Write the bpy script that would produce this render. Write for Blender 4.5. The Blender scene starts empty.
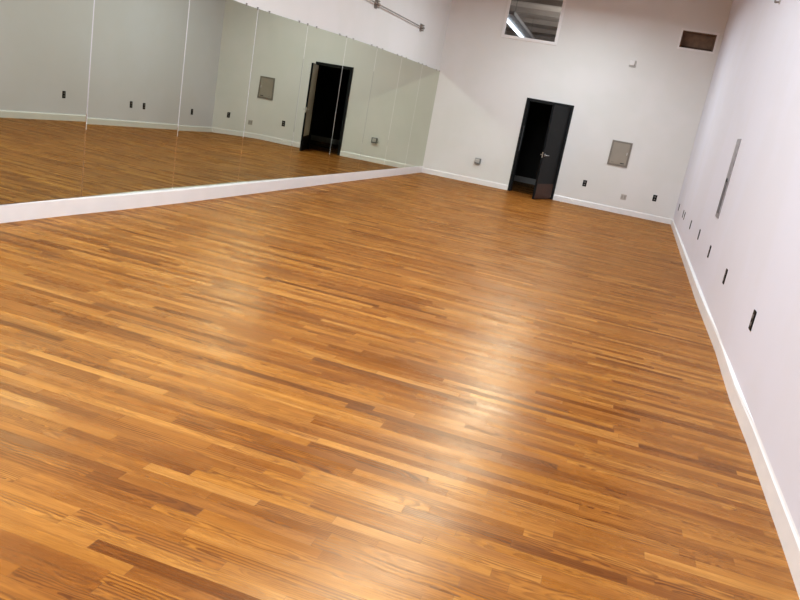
import bpy, bmesh, math, random
from math import sin, cos, pi, radians
from mathutils import Vector, Matrix, Euler

S = bpy.context.scene
COL = S.collection
random.seed(7)

# ------------------------------------------------------------------ room measures
W = 5.865            # right wall
YB = 0.0             # back wall
YF = -21.0           # wall behind the camera
HC = 5.1             # ceiling
CAM = (4.8702, -17.5102, 1.5556)
FPX = 743.85
YAW, PITCH, ROLL = -0.26866, -0.25761, 0.18201

# ------------------------------------------------------------------ node helpers
class NT:
    def __init__(s, mat):
        s.t = mat.node_tree
        s.n = s.t.nodes
        s.l = s.t.links
    def new(s, kind, **kw):
        nd = s.n.new(kind)
        for k, v in kw.items():
            setattr(nd, k, v)
        return nd
    def put(s, sock, v):
        if v is None:
            return
        if hasattr(v, 'is_output'):
            s.l.new(v, sock)
        else:
            sock.default_value = v
    def m(s, op, a, b=None, c=None, clamp=False):
        nd = s.new('ShaderNodeMath', operation=op, use_clamp=clamp)
        s.put(nd.inputs[0], a); s.put(nd.inputs[1], b); s.put(nd.inputs[2], c)
        return nd.outputs[0]
    def xyz(s, x, y, z=0.0):
        nd = s.new('ShaderNodeCombineXYZ')
        s.put(nd.inputs[0], x); s.put(nd.inputs[1], y); s.put(nd.inputs[2], z)
        return nd.outputs[0]
    def noise(s, vec, scale=1.0, detail=2.0, rough=0.5):
        nd = s.new('ShaderNodeTexNoise')
        s.put(nd.inputs['Vector'], vec)
        nd.inputs['Scale'].default_value = scale
        nd.inputs['Detail'].default_value = detail
        nd.inputs['Roughness'].default_value = rough
        return nd.outputs['Fac']
    def white(s, vec):
        nd = s.new('ShaderNodeTexWhiteNoise', noise_dimensions='3D')
        s.put(nd.inputs['Vector'], vec)
        sp = s.new('ShaderNodeSeparateColor')
        s.l.new(nd.outputs['Color'], sp.inputs[0])
        return nd.outputs['Value'], sp.outputs[0], sp.outputs[1], sp.outputs[2], nd.outputs['Color']
    def ramp(s, f, stops, interp='LINEAR'):
        nd = s.new('ShaderNodeValToRGB')
        cr = nd.color_ramp
        cr.interpolation = interp
        while len(cr.elements) < len(stops):
            cr.elements.new(0.5)
        for e, (p, c) in zip(cr.elements, stops):
            e.position = p
            e.color = (c[0], c[1], c[2], 1)
        s.put(nd.inputs[0], f)
        return nd.outputs[0]
    def mix(s, f, a, b, mode='MIX'):
        nd = s.new('ShaderNodeMix', data_type='RGBA', blend_type=mode)
        s.put(nd.inputs[0], f)
        for sock, v in ((nd.inputs[6], a), (nd.inputs[7], b)):
            if isinstance(v, tuple):
                sock.default_value = (v[0], v[1], v[2], 1)
            else:
                s.put(sock, v)
        return nd.outputs[2]
    def mrange(s, v, a, b, c=0.0, d=1.0, smooth=False):
        nd = s.new('ShaderNodeMapRange')
        if smooth:
            nd.interpolation_type = 'SMOOTHSTEP'
        s.put(nd.inputs[0], v)
        for i, x in enumerate((a, b, c, d)):
            nd.inputs[i + 1].default_value = x
        return nd.outputs[0]

def base_mat(name):
    mt = bpy.data.materials.new(name)
    mt.use_nodes = True
    return mt, NT(mt), mt.node_tree.nodes['Principled BSDF']

def simple(name, col, rough=0.5, metal=0.0, var=0.0, vscale=20.0, emis=None, estr=0.0, spec=0.5, bump=0.0):
    mt, t, p = base_mat(name)
    p.inputs['Roughness'].default_value = rough
    p.inputs['Metallic'].default_value = metal
    p.inputs['Specular IOR Level'].default_value = spec
    tc = t.new('ShaderNodeTexCoord')
    nz = t.noise(tc.outputs['Object'], vscale, 3.0)
    f = t.mrange(nz, 0.3, 0.7, 1.0 - var, 1.0 + var)
    hs = t.new('ShaderNodeHueSaturation')
    hs.inputs['Color'].default_value = (*col, 1)
    t.l.new(f, hs.inputs['Value'])
    t.l.new(hs.outputs[0], p.inputs['Base Color'])
    if bump:
        b = t.new('ShaderNodeBump')
        b.inputs['Strength'].default_value = bump
        b.inputs['Distance'].default_value = 0.002
        t.l.new(nz, b.inputs['Height'])
        t.l.new(b.outputs[0], p.inputs['Normal'])
    if emis:
        p.inputs['Emission Color'].default_value = (*emis, 1)
        p.inputs['Emission Strength'].default_value = estr
    return mt

# wall paint: off white, faint roller mottling and a few soft touched-up patches
def wall_paint(name, col, patch):
    mt, t, p = base_mat(name)
    tc = t.new('ShaderNodeTexCoord')
    o = tc.outputs['Object']
    big = t.noise(o, 0.8, 3.0, 0.55)
    fine = t.noise(o, 60.0, 2.0)
    c = t.mix(t.mrange(big, 0.42, 0.60, 0.0, 1.0, True), col, patch)
    c = t.mix(t.mrange(fine, 0.3, 0.7, 0.0, 0.05), c, (0.62, 0.60, 0.59))
    t.l.new(c, p.inputs['Base Color'])
    p.inputs['Roughness'].default_value = 0.55
    p.inputs['Specular IOR Level'].default_value = 0.25
    b = t.new('ShaderNodeBump')
    b.inputs['Strength'].default_value = 0.08
    b.inputs['Distance'].default_value = 0.002
    t.l.new(fine, b.inputs['Height'])
    t.l.new(b.outputs[0], p.inputs['Normal'])
    return mt

# strip oak floor: boards run across the room, random lengths, cathedral grain per board
def oak(name, dark=1.0):
    mt, t, p = base_mat(name)
    tc = t.new('ShaderNodeTexCoord')
    mp = t.new('ShaderNodeMapping')
    mp.inputs['Rotation'].default_value = (0, 0, radians(-1.0))
    t.l.new(tc.outputs['Object'], mp.inputs['Vector'])
    sx = t.new('ShaderNodeSeparateXYZ')
    t.l.new(mp.outputs[0], sx.inputs[0])
    X, Y = sx.outputs[0], sx.outputs[1]
    BW = 0.0572
    yr = t.m('DIVIDE', Y, BW)
    row = t.m('FLOOR', yr)
    fy = t.m('FRACT', yr)
    ra, rb, rc, rd, _ = t.white(t.xyz(row, 3.7, 1.3))
    ln = t.m('MULTIPLY_ADD', rb, 0.75, 0.42)
    xs = t.m('MULTIPLY_ADD', ra, 61.0, t.m('DIVIDE', X, ln))
    colid = t.m('FLOOR', xs)
    fx = t.m('FRACT', xs)
    va, vb, vc, vd, vcol = t.white(t.xyz(row, colid, 0.5))
    we, wf, wg, wh, _ = t.white(t.xyz(row, colid, 9.5))
    # board colour
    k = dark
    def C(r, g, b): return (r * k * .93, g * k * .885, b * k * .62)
    base = t.ramp(va, [(0.0, C(.190, .055, .009)), (0.08, C(.245, .075, .013)), (0.30, C(.320, .110, .022)),
                       (0.60, C(.385, .142, .030)), (0.86, C(.455, .185, .045)), (1.0, C(.560, .255, .078))])
    base = t.mix(t.mrange(vb, 0, 1, 0.0, 0.20), base, C(.375, .150, .028))
    # cathedral grain: each board is a slanting cut through growth rings
    wob = t.noise(t.xyz(t.m('MULTIPLY', X, 3.2), t.m('MULTIPLY', Y, 9.0), t.m('MULTIPLY', va, 50.0)), 1.0, 3.0, 0.55)
    wob2 = t.noise(t.xyz(t.m('MULTIPLY', X, 6.0), t.m('MULTIPLY', Y, 38.0), t.m('MULTIPLY', vb, 50.0)), 1.0, 2.0)
    yl = t.m('MULTIPLY_ADD', t.m('SUBTRACT', we, 0.5), 0.062, t.m('MULTIPLY', t.m('SUBTRACT', fy, 0.5), BW))
    tilt = t.m('MULTIPLY', t.m('SUBTRACT', vd, 0.5), 0.20)
    dp = t.m('MULTIPLY_ADD', tilt, t.m('MULTIPLY', t.m('SUBTRACT', fx, vc), ln), t.m('MULTIPLY', t.m('SUBTRACT', wob, 0.5), 0.085))
    rr = t.m('SQRT', t.m('ADD', t.m('MULTIPLY', yl, yl), t.m('MULTIPLY', dp, dp)))
    rr = t.m('ADD', rr, t.m('MULTIPLY', wob2, 0.009))
    ring = t.m('FRACT', t.m('DIVIDE', rr, t.m('MULTIPLY_ADD', wh, 0.0105, 0.0070)))
    line = t.m('MULTIPLY', t.mrange(ring, 0.25, 0.74, 0, 1, True), t.mrange(ring, 0.88, 1.0, 1.0, 0.0, True))
    pores = t.noise(t.xyz(t.m('MULTIPLY', X, 14.0), t.m('MULTIPLY', Y, 420.0), va), 1.0, 2.0, 0.6)
    streak = t.noise(t.xyz(t.m('MULTIPLY', X, 2.2), t.m('MULTIPLY', Y, 90.0), t.m('MULTIPLY', vc, 30.0)), 1.0, 3.0)
    con = t.m('MULTIPLY', t.mrange(wf, 0.15, 0.95, 0.16, 1.0), line)
    con = t.m('ADD', con, t.mrange(pores, 0.50, 0.70, 0.0, 0.40), clamp=True)
    dcol = t.mix(1.0, base, (0.25, 0.13, 0.06), 'MULTIPLY')
    c = t.mix(con, base, dcol)
    c = t.mix(t.mrange(streak, 0.42, 0.70, 0.0, 0.38), c, t.mix(1.0, base, (0.72, 0.60, 0.46), 'MULTIPLY'))
    tone = t.noise(t.xyz(t.m('MULTIPLY', X, 2.6), t.m('MULTIPLY', Y, 26.0), t.m('MULTIPLY', vd, 40.0)), 1.0, 3.0, 0.6)
    c = t.mix(t.mrange(tone, 0.48, 0.72, 0.0, 0.6), c, t.mix(1.0, base, (1.30, 1.38, 1.50), 'MULTIPLY'))
    c = t.mix(t.mrange(tone, 0.52, 0.28, 0.0, 0.4), c, t.mix(1.0, base, (0.66, 0.56, 0.45), 'MULTIPLY'))
    # joints
    e1 = t.m('MINIMUM', fy, t.m('SUBTRACT', 1.0, fy))
    j1 = t.mrange(e1, 0.0, 0.028, 1.0, 0.0)
    ex = t.m('MULTIPLY', t.m('MINIMUM', fx, t.m('SUBTRACT', 1.0, fx)), ln)
    j2 = t.mrange(ex, 0.0, 0.0018, 1.0, 0.0)
    j = t.m('MAXIMUM', j1, j2)
    c = t.mix(t.m('MULTIPLY', j, 0.5), c, C(.11, .040, .012))
    # worn satin varnish
    wear = t.noise(tc.outputs['Object'], 1.7, 4.0, 0.6)
    ro = t.m('ADD', t.mrange(wear, 0.3, 0.7, 0.195, 0.275), t.m('MULTIPLY', wg, 0.07))
    ro = t.m('ADD', ro, t.m('MULTIPLY', con, 0.04))
    # board crowning / cupping
    hgt = t.m('SUBTRACT', t.m('MULTIPLY', t.m('SUBTRACT', 1.0, con), 0.12), t.m('MULTIPLY', j, 0.8))
    bp = t.new('ShaderNodeBump')
    bp.inputs['Strength'].default_value = 0.25
    bp.inputs['Distance'].default_value = 0.0008
    t.l.new(hgt, bp.inputs['Height'])
    vm = t.new('ShaderNodeVectorMath', operation='MULTIPLY_ADD')
    t.l.new(vcol, vm.inputs[0])
    vm.inputs[1].default_value = (0.024, 0.040, 0)
    vm.inputs[2].default_value = (-0.012, -0.020, 0)
    va_ = t.new('ShaderNodeVectorMath', operation='ADD')
    t.l.new(bp.outputs[0], va_.inputs[0]); t.l.new(vm.outputs[0], va_.inputs[1])
    vn = t.new('ShaderNodeVectorMath', operation='NORMALIZE')
    t.l.new(va_.outputs[0], vn.inputs[0])
    nrm = vn.outputs[0]
    df = t.new('ShaderNodeBsdfDiffuse')
    t.l.new(c, df.inputs['Color']); t.l.new(nrm, df.inputs['Normal'])
    gl = t.new('ShaderNodeBsdfGlossy')
    t.l.new(t.mix(0.22, (1.0, .82, .56), c), gl.inputs['Color'])
    t.l.new(ro, gl.inputs['Roughness']); t.l.new(nrm, gl.inputs['Normal'])
    fr = t.new('ShaderNodeFresnel')
    fr.inputs['IOR'].default_value = 1.42
    t.l.new(nrm, fr.inputs['Normal'])
    mx = t.new('ShaderNodeMixShader')
    t.l.new(t.m('DIVIDE', t.m('MULTIPLY', fr.outputs[0], 2.0), t.m('MULTIPLY_ADD', fr.outputs[0], 6.4, 1.0)), mx.inputs[0])
    t.l.new(df.outputs[0], mx.inputs[1]); t.l.new(gl.outputs[0], mx.inputs[2])
    t.l.new(mx.outputs[0], t.n['Material Output'].inputs['Surface'])
    t.n.remove(p)
    return mt

def mirror_mat(name, col, rough=0.0):
    mt, t, p = base_mat(name)
    tc = t.new('ShaderNodeTexCoord')
    nz = t.noise(tc.outputs['Object'], 1.2, 2.0)
    c = t.mix(t.mrange(nz, 0.3, 0.7, 0.0, 1.0), tuple(x * 0.97 for x in col), col)
    t.l.new(c, p.inputs['Base Color'])
    p.inputs['Metallic'].default_value = 1.0
    p.inputs['Roughness'].default_value = rough
    return mt

def glass_mat(name):
    mt, t, p = base_mat(name)
    p.inputs['Base Color'].default_value = (0.86, 0.90, 0.90, 1)
    p.inputs['Transmission Weight'].default_value = 1.0
    p.inputs['Roughness'].default_value = 0.0
    p.inputs['IOR'].default_value = 1.45
    return mt

M = dict(
    steelgrey=simple('grey strike metal', (.22, .22, .23), 0.55, 0.2, var=.1),
    glassedge=simple('dark glass edge', (.030, .034, .030), 0.4),
    wall=wall_paint('wall paint', (.77, .755, .745), (.745, .735, .715)),
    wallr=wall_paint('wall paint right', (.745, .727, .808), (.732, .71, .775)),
    trim=simple('white trim paint', (.83, .81, .81), 0.35, var=.02, vscale=6),
    ceil=simple('ceiling boards', (.72, .69, .68), 0.8, var=.12, vscale=3),
    oak=oak('oak strip floor'),
    oakhall=oak('oak strip floor hall', 0.3),  # boards darkened in colour for the unlit hall
    mirror=mirror_mat('mirror glass', (.605, .635, .515)),
    bevel=mirror_mat('polished mirror edge', (.98, 1.0, .97), 0.02),
    glass=glass_mat('window glass'),
    black=simple('black gloss paint', (.007, .0075, .0085), 0.45, var=.2, spec=.07),
    blackframe=simple('black satin paint', (.007, .008, .009), 0.5, var=.2, spec=.15),
    hall=simple('unlit hall black', (.006, .006, .006), 0.8, var=.2),  # walls near black, the unlit hall's shade put into the colour
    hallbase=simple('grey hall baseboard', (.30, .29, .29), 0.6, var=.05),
    steel=simple('brushed steel', (.55, .54, .53), 0.35, 1.0, var=.08, vscale=60),
    pipe=simple('dull galvanised pipe', (.30, .275, .25), 0.5, 0.7, var=.15, vscale=40),
    galv=simple('galvanised strip', (.33, .31, .33), 0.55, 0.35, var=.25, vscale=14),
    galvdark=simple('galvanised strip dark groove', (.13, .12, .13), 0.6, 0.2, var=.2, vscale=20),  # darker grey for the lower part of the strip
    blackplastic=simple('black plastic', (.004, .0038, .0038), 0.55, var=.1, spec=.12),
    doorface=simple('greige door paint', (.60, .56, .50), 0.45, var=.03, vscale=4),
    bronze=simple('bronze kick plate', (.050, .017, .008), 0.5, 0.0, spec=.2, var=.15, vscale=9),
    greyplastic=simple('grey receptacle face', (.22, .20, .19), 0.45, var=.1),
    slot=simple('dark slot', (.006, .006, .006), 0.6),
    plate=simple('greige cover plate', (.47, .43, .40), 0.5, var=.04),
    platedark=simple('greige cover plate recess', (.34, .31, .285), 0.5, var=.04),
    panel=simple('taupe enamel', (.300, .262, .215), 0.42, var=.04, vscale=5),
    panelrim=simple('taupe enamel rim', (.205, .178, .150), 0.42, var=.04, vscale=5),
    boxmetal=simple('grey metal box', (.15, .15, .155), 0.5, 0.4, var=.1),
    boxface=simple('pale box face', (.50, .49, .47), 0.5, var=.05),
    white=simple('white plastic', (.80, .78, .77), 0.4, var=.02),
    duct=simple('brown duct lining', (.235, .145, .095), 0.8, var=.2, vscale=8),
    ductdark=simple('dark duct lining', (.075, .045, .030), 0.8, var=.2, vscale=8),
    upper=simple('upper room boards', (.36, .32, .285), 0.8, var=.15, vscale=2),
    upperbeam=simple('upper room beam', (.25, .22, .20), 0.8, var=.15, vscale=2),
    housing=simple('white fixture housing', (.75, .75, .75), 0.4, var=.02),
    housinggrey=simple('grey fixture housing', (.13, .13, .14), 0.5, var=.02),
    lens=simple('fluorescent lens', (.85, .86, .86), 0.4),
    tube=simple('fluorescent tube', (.9, .9, .9), 0.4, emis=(.78, .88, 1.0), estr=5.0),
    cable=simple('cable sheath', (.05, .05, .05), 0.6),
)

M['tube'].cycles.emission_sampling = 'NONE'

# ------------------------------------------------------------------ mesh helpers
def bm_box(bm, c, s, mi=0, rot=None):
    r = bmesh.ops.create_cube(bm, size=1.0)
    vs = r['verts']
    mt = Matrix.Translation(Vector(c)) @ (rot.to_matrix().to_4x4() if rot else Matrix.Identity(4)) @ Matrix.Diagonal((*s, 1))
    bmesh.ops.transform(bm, matrix=mt, verts=vs)
    for f in {f for v in vs for f in v.link_faces}:
        f.material_index = mi
    return vs

def bm_cyl(bm, a, b, r, seg=16, r2=None, mi=0, cap=True):
    a, b = Vector(a), Vector(b)
    d = b - a
    q = d.to_track_quat('Z', 'Y').to_matrix().to_4x4()
    res = bmesh.ops.create_cone(bm, cap_ends=cap, segments=seg, radius1=r, radius2=r if r2 is None else r2, depth=d.length)
    bmesh.ops.transform(bm, matrix=Matrix.Translation((a + b) / 2) @ q, verts=res['verts'])
    for f in {f for v in res['verts'] for f in v.link_faces}:
        f.material_index = mi
    return res['verts']

def obj(name, bm, mats, parent=None, loc=None, rot=None, bevel=0.0, smooth=False):
    me = bpy.data.meshes.new(name)
    if bevel:
        bmesh.ops.bevel(bm, geom=[e for e in bm.edges if e.calc_face_angle(0) > 0.6], offset=bevel, segments=2, affect='EDGES', profile=0.6)
    bmesh.ops.recalc_face_normals(bm, faces=bm.faces)
    bm.to_mesh(me); bm.free()
    if not isinstance(mats, (list, tuple)):
        mats = [mats]
    for m in mats:
        me.materials.append(m)
    if smooth:
        for p in me.polygons:
            p.use_smooth = True
    o = bpy.data.objects.new(name, me)
    COL.objects.link(o)
    if parent:
        o.parent = parent
    if loc: o.location = loc
    if rot: o.rotation_euler = rot
    return o

def box(name, c, s, mat, parent=None, bevel=0.0, rot=None):
    bm = bmesh.new(); bm_box(bm, c, s, rot=rot)
    return obj(name, bm, mat, parent, bevel=bevel)

def tag(o, label=None, cat=None, group=None, kind=None):
    if label: o['label'] = label
    if cat: o['category'] = cat
    if group: o['group'] = group
    if kind: o['kind'] = kind
    return o

def empty(name, loc=(0, 0, 0), rot=(0, 0, 0)):
    o = bpy.data.objects.new(name, None)
    o.empty_display_size = 0.1
    COL.objects.link(o)
    o.location = loc; o.rotation_euler = rot
    return o

def struct(o): return tag(o, kind='structure')

def dup(root, loc, rot=None):
    r = root.copy(); COL.objects.link(r); r.location = loc
    if rot: r.rotation_euler = rot
    for ch in list(root.children):
        c = ch.copy(); COL.objects.link(c); c.parent = r
        for g in ch.children:
            d = g.copy(); COL.objects.link(d); d.parent = c
    return r

def prism(name, prof, path, mat, parent=None):
    """prof: list of (d, z) offsets from the wall; path: list of (point, inward normal)."""
    bm = bmesh.new()
    rings = []
    for (px, py), (nx, ny) in path:
        rings.append([bm.verts.new((px + nx * d, py + ny * d, z)) for d, z in prof])
    n = len(prof)
    for a, b in zip(rings, rings[1:]):
        for i in range(n):
            bm.faces.new((a[i], a[(i + 1) % n], b[(i + 1) % n], b[i]))
    bm.faces.new(rings[0]); bm.faces.new(rings[-1][::-1])
    return obj(name, bm, mat, parent)

# ------------------------------------------------------------------ room shell
struct(box('floor', (W / 2, YF / 2, -0.05), (W + 0.6, -YF + 0.3, 0.10), M['oak']))
struct(box('ceiling', (W / 2, YF / 2, HC + 0.06), (W + 0.5, -YF + 0.4, 0.12), M['ceil']))
struct(box('wall_right', (W + 0.075, YF / 2, HC / 2), (0.15, -YF, HC), M['wallr']))
struct(box('wall_left', (-0.020 - 0.075, YF / 2, HC / 2), (0.15, -YF, HC), M['wall']))
struct(box('wall_front', (W / 2, YF - 0.075, HC / 2), (W + 0.4, 0.15, HC), M['wall']))

# back wall with its three openings (door, window, vent)
D0, D1, DH = 2.135, 3.207, 2.13
WX0, WX1, WZ0, WZ1 = 1.262, 2.527, 3.326, 4.46
VX0, VX1, VZ0, VZ1 = 5.065, 5.747, 3.672, 4.012
def back_wall():
    bm = bmesh.new()
    T = 0.15
    xs = sorted({-0.095, D0 + .02, D1 - .02, WX0 + .02, WX1 - .02, VX0, VX1, W + 0.075})
    zs = sorted({0.0, DH - .02, WZ0 + .02, WZ1 - .02, VZ0, VZ1, HC})
    holes = [(D0 + .02, D1 - .02, 0.0, DH - .02), (WX0 + .02, WX1 - .02, WZ0 + .02, WZ1 - .02), (VX0, VX1, VZ0, VZ1)]
    def solid(i, j):
        if i < 0 or j < 0 or i >= len(xs) - 1 or j >= len(zs) - 1:
            return False
        cx, cz = (xs[i] + xs[i + 1]) / 2, (zs[j] + zs[j + 1]) / 2
        return not any(a < cx < b and c < cz < d for a, b, c, d in holes)
    cache = {}
    def v(x, y, z):
        k = (round(x, 4), round(y, 4), round(z, 4))
        if k not in cache: cache[k] = bm.verts.new(k)
        return cache[k]
    for i in range(len(xs) - 1):
        for j in range(len(zs) - 1):
            if not solid(i, j): continue
            a, b, c, d = xs[i], xs[i + 1], zs[j], zs[j + 1]
            bm.faces.new((v(a, 0, c), v(b, 0, c), v(b, 0, d), v(a, 0, d)))
            bm.faces.new((v(a, T, c), v(a, T, d), v(b, T, d), v(b, T, c)))
            if not solid(i - 1, j): bm.faces.new((v(a, 0, c), v(a, 0, d), v(a, T, d), v(a, T, c)))
            if not solid(i + 1, j): bm.faces.new((v(b, 0, c), v(b, T, c), v(b, T, d), v(b, 0, d)))
            if not solid(i, j - 1): bm.faces.new((v(a, 0, c), v(a, T, c), v(b, T, c), v(b, 0, c)))
            if not solid(i, j + 1): bm.faces.new((v(a, 0, d), v(b, 0, d), v(b, T, d), v(a, T, d)))
    return obj('wall_back', bm, M['wall'])
struct(back_wall())

# baseboards
PROF = [(0.0, 0.0), (0.014, 0.0), (0.014, 0.105), (0.004, 0.125), (0.0, 0.125)]
def base_run(name, pts, nrm):
    return struct(prism(name, PROF, [(p, nrm) for p in pts], M['trim']))
bb = empty('baseboard_back'); struct(bb)
prism('baseboard_run', PROF, [((0.0, 0.0), (0, -1)), ((D0, 0.0), (0, -1))], M['trim'], bb)
prism('baseboard_run', PROF, [((D1, 0.0), (0, -1)), ((W, 0.0), (0, -1))], M['trim'], bb)
# right run wanders a little along the wall
rb = [(0.0, .020), (-4.8, .026), (-8.6, .030), (-9.8, .020), (-10.9, .008), (-11.6, .018), (-12.2, .024), (-13.0, .010), (-14.2, .010), (-15.0, .016), (YF, .014)]
def right_base():
    bm = bmesh.new(); rings = []
    for y, d in rb:
        pr = [(0.0, 0.0), (d, 0.0), (d, 0.108), (d - .003 if d > .01 else .004, 0.116), (0.0, 0.128)]
        rings.append([bm.verts.new((W - a, y, z)) for a, z in pr])
    for a, b in zip(rings, rings[1:]):
        for i in range(5):
            bm.faces.new((a[i], a[(i + 1) % 5], b[(i + 1) % 5], b[i]))
    bm.faces.new(rings[0]); bm.faces.new(rings[-1][::-1])
    return struct(obj('baseboard_right', bm, M['trim']))
right_base()
# white plinth under the mirrors, bulging slightly mid-way
ld = [(0.0, .026), (-3.3, .024), (-5.0, .028), (-7.0, .048), (-8.7, .070), (-10.1, .080), (-11.2, .060), (-11.8, .034), (-12.6, .024), (-14.6, .024), (YF, .024)]
def left_base():
    bm = bmesh.new(); rings = []
    for y, d in ld:
        pr = [(0.0, 0.0), (d, 0.0), (d, 0.148), (d - .008, 0.156), (0.0, 0.156)]
        rings.append([bm.verts.new((-0.020 + a, y, z)) for a, z in pr])
    for a, b in zip(rings, rings[1:]):
        for i in range(5):
            bm.faces.new((a[i], a[(i + 1) % 5], b[(i + 1) % 5], b[i]))
    bm.faces.new(rings[0]); bm.faces.new(rings[-1][::-1])
    return struct(obj('baseboard_left', bm, M['trim']))
left_base()

# ------------------------------------------------------------------ mirrors
PW = 1.4587
ZT = [2.372, 2.383, 2.388, 2.390, 2.376, 2.352, 2.330, 2.330, 2.332, 2.335, 2.338]
ORD = ['first', 'second', 'third', 'fourth', 'fifth', 'sixth', 'seventh', 'eighth', 'ninth', 'tenth']
# the glass is not quite flat: slow twist along the wall (lean of the normal) and small yaw per panel
TW = [(0, .0007), (3, .0007), (4, .0020), (5, .0030), (5.75, .0018), (6.1, .004), (6.5, .0077), (7, .0064), (7.99, .0014), (8.01, -.0007), (9, -.0028), (11, -.003)]
YAWP = {8: .0135, 9: 0.0, 7: .0042, 6: -.0020, 5: -.0015, 4: -.0044, 3: .0014}
def twist(q):
    for (a, va), (b, vb) in zip(TW, TW[1:]):
        if a <= q <= b:
            return va + (vb - va) * (q - a) / (b - a)
    return TW[-1][1]
def mirror_panel(k):
    y1, y0 = -PW * k - 0.0003, -PW * (k + 1) + 0.0003
    za1, za0 = ZT[k], ZT[k + 1]
    zb = 0.160
    cy, cz = (y0 + y1) / 2, (zb + (za0 + za1) / 2) / 2
    bw = 0.008
    def zt(y): return za1 + (za0 - za1) * (y - y1) / (y0 - y1)
    yw = YAWP.get(k, 0)
    base = sum(YAWP.get(i, 0) * PW for i in range(k))
    def xo(y, z):
        q = min(max(-y / PW, k + .011), k + .989)
        return base - twist(q) * (z - cz) - yw * (y - y1)
    bm = bmesh.new()
    ys = [y0, y0 + bw] + [y0 + bw + (y1 - y0 - 2 * bw) * i / 12 for i in range(1, 12)] + [y1 - bw, y1]
    NZ = 8
    grid = []
    for i, y in enumerate(ys):
        e = -0.0005 if i in (0, len(ys) - 1) else 0.0
        colv = []
        for j in range(NZ + 1):
            z = zb + (zt(y) - zb) * j / NZ
            colv.append(bm.verts.new((xo(y, z) + e, y - cy, z - cz)))
        grid.append(colv)
    for i in range(len(ys) - 1):
        edge = i in (0, len(ys) - 2)
        for j in range(NZ):
            f = bm.faces.new((grid[i][j], grid[i + 1][j], grid[i + 1][j + 1], grid[i][j + 1]))
            f.material_index = 1 if edge else 0
            f.smooth = not edge
    XB = -0.0195
    def bv(y, z): return bm.verts.new((XB, y - cy, z - cz))
    b0, b1, t0_, t1_ = bv(y0, zb), bv(y1, zb), bv(y0, zt(y0)), bv(y1, zt(y1))
    for q in ([b0] + grid[0] + [t0_], [b1] + grid[-1] + [t1_], [b0] + [g[0] for g in grid] + [b1],
              [t0_] + [g[-1] for g in grid] + [t1_], [b0, b1, t1_, t0_]):
        bm.faces.new(q).material_index = 2
    for e in bm.edges:
        if any(f.material_index for f in e.link_faces): e.smooth = False
    o = obj('mirror_panel', bm, [M['mirror'], M['bevel'], M['glassedge']])
    o.location = (0.0, cy, cz)
    where = 'frameless wall mirror panel on the left wall, %s panel counted from the far corner' % ORD[k]
    tag(o, where, 'mirror', 'row of mirror panels on the left wall')
    for yy in (y0 + 0.29, y1 - 0.29, y1 - 0.012):
        b = bmesh.new()
        z = zt(yy) - cz
        bm_box(b, (xo(yy, z + cz) + 0.0015, yy - cy, z - 0.002), (0.003, 0.018, 0.020))
        bm_box(b, (-0.009, yy - cy, z + 0.012), (0.018, 0.018, 0.012))
        tag(obj('mirror_clip', b, M['pipe'], o), 'small dark metal clip')
    return o
for k in range(10):
    mirror_panel(k)

# ------------------------------------------------------------------ door
door = empty('door_1', ((D0 + D1) / 2, 0, 0)); struct(door)
cx = (D0 + D1) / 2
def door_frame():
    bm = bmesh.new()
    fw = 0.062
    hw = (D1 - D0) / 2
    for s in (-1, 1):
        bm_box(bm, (s * (hw - fw / 2), 0.065, DH / 2), (fw, 0.19, DH))
        bm_box(bm, (s * (hw - fw - .008), 0.095, DH / 2 - fw / 2), (.016, 0.05, DH - fw))
    bm_box(bm, (0, 0.065, DH - fw / 2), (2 * hw - 2 * fw, 0.19, fw))
    bm_box(bm, (0, 0.095, DH - fw - .008), (2 * hw - 2 * fw - .032, 0.05, .016))
    return obj('door_frame', bm, M['blackframe'], door)
door_frame()
tag(box('strike_plate', (-(D1 - D0) / 2 + .0635, 0.055, 1.22), (.003, .10, .58), M['steelgrey'], door), 'tall grey strike plate on the door frame')
HX, HY = 3.138 - cx, -0.028           # hinge axis, relative to the door empty
LW, LH, LT = 0.935, 2.045, 0.044
ANG = math.atan2(-0.955, -0.29)       # direction of the free edge from the hinge
leaf_e = None
def door_leaf():
    bm = bmesh.new()
    bm_box(bm, (LW / 2 + 0.006, 0, LH / 2 + 0.012), (LW, LT, LH))
    o = obj('door_leaf', bm, M['black'], door, bevel=0.002)
    o.location = (HX, HY, 0); o.rotation_euler = (0, 0, ANG)
    for s in (-1, 1):
        b = bmesh.new()
        z = 0.98; x = LW - 0.065
        y0 = s * LT / 2
        bm_cyl(b, (x, y0, z), (x, y0 + s * .008, z), .028, 24)
        bm_cyl(b, (x, y0 + s * .006, z), (x, y0 + s * .052, z), .010, 16)
        bm_cyl(b, (x + .006, y0 + s * .052, z), (x - .115, y0 + s * .050, z + .002), .009, 14, r2=.0075)
        tag(obj('door_handle', b, M['steel'], o, smooth=True), 'silver lever handle')
    tag(box('door_face', (LW / 2 + .006, -LT / 2 - .0015, LH / 2 + .18), (LW - .05, .003, LH - .36), M['doorface'], o), 'greige hall side of the leaf')
    tag(box('kick_plate', (LW / 2 + .006, LT / 2 + .0015, .19), (LW - .06, .003, .33), M['bronze'], o), 'brown kick plate')
    b = bmesh.new()
    bm_box(b, (LW + 0.0065, 0, 0.98), (.003, .026, .12))
    bm_box(b, (LW + 0.012, 0, 0.98), (.012, .014, .020))
    tag(obj('latch_plate', b, M['steel'], o), 'silver latch plate on the door edge')
    return o
door_leaf()
for z in (0.30, 1.06, 1.80):
    b = bmesh.new()
    bm_cyl(b, (HX, HY - 0.012, z - .055), (HX, HY - 0.012, z + .055), .011, 14)
    bm_box(b, (HX + .004, HY + .012, z), (.022, .030, .105))
    obj('door_hinge', b, M['steel'], door)

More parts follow.
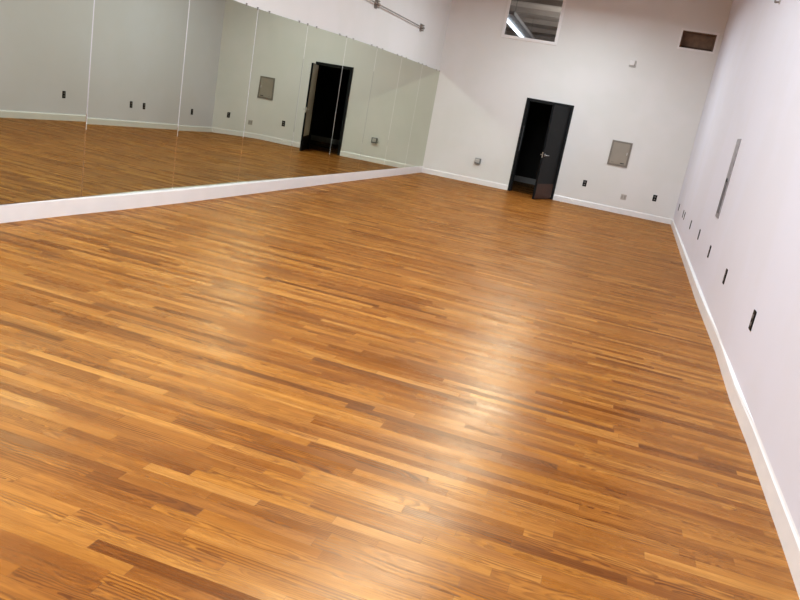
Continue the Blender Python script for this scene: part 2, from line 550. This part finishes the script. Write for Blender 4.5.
# dark hall behind the door
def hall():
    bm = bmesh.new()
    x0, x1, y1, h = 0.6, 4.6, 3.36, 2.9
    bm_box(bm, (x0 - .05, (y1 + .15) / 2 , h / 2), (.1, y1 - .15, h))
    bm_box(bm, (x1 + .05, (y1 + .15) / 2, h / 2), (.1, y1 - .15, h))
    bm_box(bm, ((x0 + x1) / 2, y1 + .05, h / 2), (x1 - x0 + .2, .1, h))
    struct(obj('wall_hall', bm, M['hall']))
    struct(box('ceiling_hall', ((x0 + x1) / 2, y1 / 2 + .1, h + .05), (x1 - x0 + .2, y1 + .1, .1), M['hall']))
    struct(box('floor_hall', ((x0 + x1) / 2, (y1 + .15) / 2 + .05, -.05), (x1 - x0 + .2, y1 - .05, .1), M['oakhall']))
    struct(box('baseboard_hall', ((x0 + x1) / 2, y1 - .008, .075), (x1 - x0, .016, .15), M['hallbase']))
hall()

# ------------------------------------------------------------------ window above the door
win = empty('window_1', ((WX0 + WX1) / 2, 0, (WZ0 + WZ1) / 2)); struct(win)
def window():
    w, h = WX1 - WX0, WZ1 - WZ0
    bm = bmesh.new()
    fw = 0.062
    y, d = -0.004, 0.040
    bm_box(bm, (0, y, -h / 2 + fw / 2), (w, d, fw))
    bm_box(bm, (0, y, h / 2 - fw / 2), (w, d, fw))
    for s in (-1, 1):
        bm_box(bm, (s * (w / 2 - fw / 2), y, 0), (fw, d, h - 2 * fw))
    obj('window_frame', bm, M['trim'], win, bevel=.003)
    bm = bmesh.new()
    for s in (-1, 1):
        bm_box(bm, (s * (w / 2 - .028), 0.08, 0), (.016, .128, h - .04))
        bm_box(bm, (0, 0.08, s * (h / 2 - .028)), (w - .07, .128, .016))
    obj('window_lining', bm, M['trim'], win)
    box('pane', (0, 0.035, 0), (w - .09, .006, h - .09), M['glass'], win)
window()

# upper room seen through that window
def upper():
    x0, x1, y0, y1, z0, z1 = -2.0, 4.85, 0.15, 14.0, 3.06, 4.78
    struct(box('floor_upper', ((x0 + x1) / 2, (y0 + y1) / 2, z0 - .03), (x1 - x0, y1 - y0, .06), M['upperbeam']))
    bm = bmesh.new()
    bm_box(bm, ((x0 + x1) / 2, (y0 + y1) / 2, z1 + .05), (x1 - x0 + .2, y1 - y0, .1), 0)
    for i, y in enumerate((1.6, 3.6, 5.6, 7.7, 9.8, 11.9)):
        bm_box(bm, ((x0 + x1) / 2, y, z1 - .07), (x1 - x0, .22, .14), 1)
    struct(obj('ceiling_upper', bm, [M['upper'], M['upperbeam']]))
    bm = bmesh.new()
    bm_box(bm, (x0 - .05, (y0 + y1) / 2, (z0 + z1) / 2), (.1, y1 - y0, z1 - z0))
    bm_box(bm, (x1 + .05, (y0 + y1) / 2, (z0 + z1) / 2), (.1, y1 - y0, z1 - z0))
    bm_box(bm, ((x0 + x1) / 2, y1 + .05, (z0 + z1) / 2), (x1 - x0 + .2, .1, z1 - z0))
    struct(obj('wall_upper', bm, M['upper']))
upper()
def tube_fixture():
    t = empty('tube_light', (.633, 5.2, 4.05), (0, 0, radians(2.33)))
    tag(t, 'glowing bluish white fluorescent tube light seen through the high window', 'light')
    bm = bmesh.new()
    bm_box(bm, (0.13, 0, .085), (0.34, 6.4, .09))
    obj('housing', bm, M['housinggrey'], t, bevel=.01)
    bm = bmesh.new()
    bm_cyl(bm, (0, -3.05, 0), (0, 3.05, 0), .040, 16)
    obj('tube', bm, M['tube'], t, smooth=True)
    for q in (-1, 1):
        box('tube_holder', (0, q * 3.08, .015), (.06, .04, .10), M['housing'], t)
        bm = bmesh.new(); bm_cyl(bm, (.13, q * 2.0, .12), (.13, q * 2.0, .715), .006, 8); obj('hanger', bm, M['cable'], t)
    l = bpy.data.lights.new('upper_room_fill', 'POINT'); l.energy = 330; l.shadow_soft_size = .25; l.color = (1, .97, .95)  # unseen fill light added to brighten the upper room
    lo = bpy.data.objects.new('upper_room_fill', l); COL.objects.link(lo); lo.location = (3.6, 4.5, 3.7)
tube_fixture()

# ------------------------------------------------------------------ vent opening, upper right of the back wall
def vent():
    t = empty('vent_opening', ((VX0 + VX1) / 2, 0, (VZ0 + VZ1) / 2))
    tag(t, 'dark brown rectangular vent opening with white border high in the right corner', 'vent')
    w, h = VX1 - VX0, VZ1 - VZ0
    bm = bmesh.new()
    b = 0.040
    for s in (-1, 1):
        bm_box(bm, (s * (w / 2 + b / 2), -.004, 0), (b, .008, h + 2 * b))
        bm_box(bm, (0, -.004, s * (h / 2 + b / 2)), (w, .008, b))
    obj('vent_border', bm, M['trim'], t)
    bm = bmesh.new()
    dd = 0.22
    g = .004
    bm_box(bm, (0, .01 + dd / 2, h / 2 - g - .006), (w - 2 * g, dd, .012), 0)
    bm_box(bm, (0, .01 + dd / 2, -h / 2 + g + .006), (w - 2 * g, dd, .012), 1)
    for s in (-1, 1):
        bm_box(bm, (s * (w / 2 - g - .006), .01 + dd / 2, 0), (.012, dd, h - 2 * g - .024), 0)
    bm_box(bm, (0, .01 + dd + .006, .03), (w - 2 * g, .012, h - 2 * g - .06), 0)
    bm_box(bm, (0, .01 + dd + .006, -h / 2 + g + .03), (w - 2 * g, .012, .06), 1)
    obj('duct', bm, [M['duct'], M['ductdark']], t)
vent()

# ------------------------------------------------------------------ wall fittings
def outlet_proto():
    """upright duplex outlet, faces -Y, origin at plate centre on the wall"""
    t = empty('electrical_outlet')
    bm = bmesh.new(); bm_box(bm, (0, -.004, 0), (.086, .008, .138))
    obj('cover_plate', bm, M['blackplastic'], t, bevel=.002)
    for s in (-1, 1):
        bm = bmesh.new()
        vs = bm_cyl(bm, (0, -.007, s * .028), (0, -.0105, s * .028), .0175, 20)
        bmesh.ops.scale(bm, vec=(1.0, 1, .86), space=Matrix.Translation((0, 0, -s * .028)), verts=vs)
        f = obj('receptacle', bm, M['greyplastic'], t)
        bm = bmesh.new()
        for q in (-1, 1):
            bm_box(bm, (q * .0065, -.0108, s * .028 + .003), (.0028, .0012, .009))
        bm_cyl(bm, (0, -.0100, s * .028 - .009), (0, -.0114, s * .028 - .009), .003, 10)
        obj('slot', bm, M['slot'], f)
    return t
RR = (0, 0, radians(-90))     # on the right wall, facing -X
ORD2 = ['closest to the far corner', 'second from the far corner', 'third from the far corner', 'fourth from the far corner',
        'fifth from the far corner', 'sixth from the far corner', 'seventh from the far corner', 'nearest to the viewer']
proto = outlet_proto()
ys = [(-1.0, .47), (-2.70, .475), (-3.16, .48), (-4.95, .50), (-6.69, .54), (-8.41, .536), (-10.17, .541), (-12.02, .543)]
first = True
for (y, z), w in zip(ys, ORD2):
    o = proto if first else dup(proto, (W, y, z), RR)
    o.location = (W, y, z); o.rotation_euler = RR
    first = False
    tag(o, 'black outlet low on the long right wall, ' + w, 'outlet', 'black outlets along the right wall')
for x, z, lab in ((3.824, .510, 'black outlet on the back wall just right of the door'),
                  (5.378, .492, 'black outlet on the back wall beside the right corner')):
    o = dup(proto, (x, 0, z), (0, 0, 0))
    tag(o, lab, 'outlet', 'black outlets on the back wall')

# pale double cover plate under the electrical panel
t = empty('cover_plate', (4.722, .001, .380))
tag(t, 'pale greige blank double cover plate on the back wall below the taupe panel', 'wall plate')
bm = bmesh.new(); bm_box(bm, (0, -.004, 0), (.125, .008, .118)); obj('plate', bm, M['plate'], t, bevel=.002)
for s in (-1, 1):
    bm = bmesh.new(); bm_box(bm, (s * .028, -.0095, 0), (.034, .005, .068)); obj('rocker', bm, M['platedark'], t, bevel=.001)

# metal outlet box near the mirror corner
t = empty('outlet_box', (1.312, 0, .528))
tag(t, 'small grey surface mounted metal box low on the back wall left of the door', 'electrical box')
bm = bmesh.new(); bm_box(bm, (0, -.035, 0), (.135, .070, .130)); obj('box_body', bm, M['boxmetal'], t, bevel=.006)
bm = bmesh.new(); bm_box(bm, (-.008, -.0725, .008), (.098, .005, .090)); obj('box_cover', bm, M['boxface'], t, bevel=.002)
for s in (-1, 1):
    bm = bmesh.new(); bm_cyl(bm, (s * .022 - .008, -.074, .008), (s * .022 - .008, -.0775, .008), .015, 18); obj('receptacle', bm, M['plate'], t)

# electrical panel
def panel():
    x0, x1, z0, z1 = 4.198, 4.634, 1.020, 1.560
    t = empty('breaker_box', ((x0 + x1) / 2, 0, (z0 + z1) / 2))
    tag(t, 'taupe metal electrical panel on the back wall between door and right corner', 'electrical panel')
    w, h = x1 - x0, z1 - z0
    bm = bmesh.new()
    r = .035
    for s in (-1, 1):
        bm_box(bm, (s * (w / 2 - r / 2), -.011, 0), (r, .022, h))
        bm_box(bm, (0, -.011, s * (h / 2 - r / 2)), (w - 2 * r, .022, r))
    bm_box(bm, (0, -.004, 0), (w - 2 * r, .008, h - 2 * r))
    obj('panel_frame', bm, M['panelrim'], t)
    dr = box('panel_door', (0, -.014, 0), (w - 2 * r - .008, .012, h - 2 * r - .008), M['panel'], t, bevel=.003)
    tag(box('latch', (w / 2 - r - .030, -.024, .02), (.016, .008, .06), M['steel'], dr, bevel=.002), 'silver latch')
    bm = bmesh.new(); bm_box(bm, (w * .22, -.0208, -h / 2 + r + .035), (.085, .0016, .018)); obj('name_plate', bm, M['slot'], dr)
    bm = bmesh.new(); bm_box(bm, (-w * .26, -.0208, -h / 2 + r + .035), (.055, .0016, .012)); obj('name_plate', bm, M['panelrim'], dr)
panel()

# motion sensor on the back wall
t = empty('motion_sensor', (4.222, .001, 3.195))
tag(t, 'small white corner sensor box alone high on the back wall', 'sensor')
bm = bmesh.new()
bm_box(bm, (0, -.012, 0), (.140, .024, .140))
obj('sensor_shade_plate', bm, M['boxface'], t, bevel=.004)  # greyer plate below and right of the body stands in for its shade
bm = bmesh.new()
bm_box(bm, (-.016, -.045, .016), (.105, .050, .105))
obj('sensor_body', bm, M['white'], t, bevel=.008)

# grey metal strip on the right wall
t = empty('metal_strip', (W + .001, -8.20, 1.365))
tag(t, 'tall narrow grey metal strip mounted upright on the right wall', 'metal strip')
bm = bmesh.new(); bm_box(bm, (-.006, 0, 0), (.012, .30, .90)); obj('strip_plate', bm, M['galv'], t, bevel=.002)
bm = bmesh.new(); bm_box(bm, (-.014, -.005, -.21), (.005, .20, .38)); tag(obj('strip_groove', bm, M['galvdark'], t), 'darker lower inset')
bm = bmesh.new(); bm_cyl(bm, (-.012, -.02, -.02), (-.024, -.02, -.02), .022, 16); obj('strip_knob', bm, M['slot'], t)

# little hook high on the right wall
t = empty('wall_hook', (W, -8.23, 3.275))
tag(t, 'tiny grey hook high on the right wall at the top edge of the view', 'hook')
bm = bmesh.new(); bm_box(bm, (-.004, 0, 0), (.008, .05, .05)); obj('hook_base', bm, M['plate'], t, bevel=.002)
bm = bmesh.new()
bm_cyl(bm, (-.006, 0, -.005), (-.050, 0, -.012), .010, 12)
bm_cyl(bm, (-.048, 0, -.016), (-.052, 0, .018), .009, 12)
obj('hook_arm', bm, M['pipe'], t)

# pipe rail above the mirrors
t = empty('wall_rail', (-.020, -2.0, 3.063))
tag(t, 'thin grey metal pipe rail on brackets high on the left wall above the mirrors', 'rail')
bm = bmesh.new()
bm_cyl(bm, (.058, .06, 0), (.058, -9.2, 0), .011, 14)
obj('pipe', bm, M['pipe'], t, smooth=True)
for y in (0.0, -2.76, -5.52, -8.28):
    bm = bmesh.new()
    bm_box(bm, (.006, y, 0), (.012, .12, .15))
    bm_box(bm, (.034, y, .050), (.056, .09, .022))
    bm_box(bm, (.034, y, -.050), (.056, .09, .022))
    bm_cyl(bm, (.050, y - .05, 0), (.050, y + .05, 0), .026, 18)
    obj('bracket', bm, M['pipe'], t)

# ------------------------------------------------------------------ pendant fluorescent fixtures (the room's light)
LX, LZ = 3.1, 4.2
def fixture_proto():
    t = empty('pendant_light')
    bm = bmesh.new()
    bm_box(bm, (0, 0, .045), (.90, 2.40, .07))
    obj('housing', bm, M['housing'], t, bevel=.008)
    bm = bmesh.new()
    bm_box(bm, (0, 0, .003), (.84, 2.32, .012))
    obj('diffuser', bm, M['lens'], t)
    for s in (-1, 1):
        bm = bmesh.new(); bm_cyl(bm, (0, s * .9, .08), (0, s * .9, HC - LZ), .004, 8); obj('cable', bm, M['cable'], t)
    return t
fp = None
FY = [(-3.0, 142), (-6.0, 54), (-9.0, 84), (-12.0, 132), (-15.0, 145), (-18.0, 145)]
for i, (y, pw) in enumerate(FY):
    if fp is None:
        fp = fixture_proto(); o = fp
    else:
        o = dup(fp, (LX, y, LZ))
    o.location = (LX, y, LZ)
    tag(o, 'long white pendant fluorescent fixture hanging over the room centre, %s from the back wall' % ORD[i], 'light', 'pendant fixtures down the middle')
    l = bpy.data.lights.new('fluorescent_lamp', 'AREA')
    l.shape = 'RECTANGLE'; l.size = .83; l.size_y = 2.30
    l.energy = pw; l.color = (.895, 1.0, 1.045)
    lo = bpy.data.objects.new('fluorescent_lamp', l); COL.objects.link(lo)
    lo.location = (LX, y, LZ - .006)

# ------------------------------------------------------------------ world, camera
wd = bpy.data.worlds.new('world'); S.world = wd
wd.use_nodes = True
bgn = wd.node_tree.nodes['Background']
bgn.inputs[0].default_value = (.02, .02, .022, 1); bgn.inputs[1].default_value = 1.0

cam = bpy.data.cameras.new('camera')
co = bpy.data.objects.new('camera', cam); COL.objects.link(co)
fwd = Vector((sin(YAW) * cos(PITCH), cos(YAW) * cos(PITCH), sin(PITCH)))
r0 = Vector((cos(YAW), -sin(YAW), 0)); u0 = r0.cross(fwd)
rt = cos(ROLL) * r0 + sin(ROLL) * u0
up = -sin(ROLL) * r0 + cos(ROLL) * u0
mw = Matrix(((rt.x, up.x, -fwd.x, CAM[0]), (rt.y, up.y, -fwd.y, CAM[1]), (rt.z, up.z, -fwd.z, CAM[2]), (0, 0, 0, 1)))
co.matrix_world = mw
cam.sensor_fit = 'HORIZONTAL'; cam.sensor_width = 36.0
cam.lens = FPX / 800.0 * 36.0
cam.clip_start = 0.05
S.camera = co

S.view_settings.view_transform = 'Standard'
S.view_settings.look = 'None'
S.view_settings.exposure = 0.0
S.cycles.max_bounces = 14
S.cycles.diffuse_bounces = 8
S.cycles.glossy_bounces = 8
S.cycles.transmission_bounces = 8
S.cycles.caustics_reflective = True
S.cycles.caustics_refractive = True
S.cycles.blur_glossy = 0.0
S.cycles.sample_clamp_indirect = 12.0
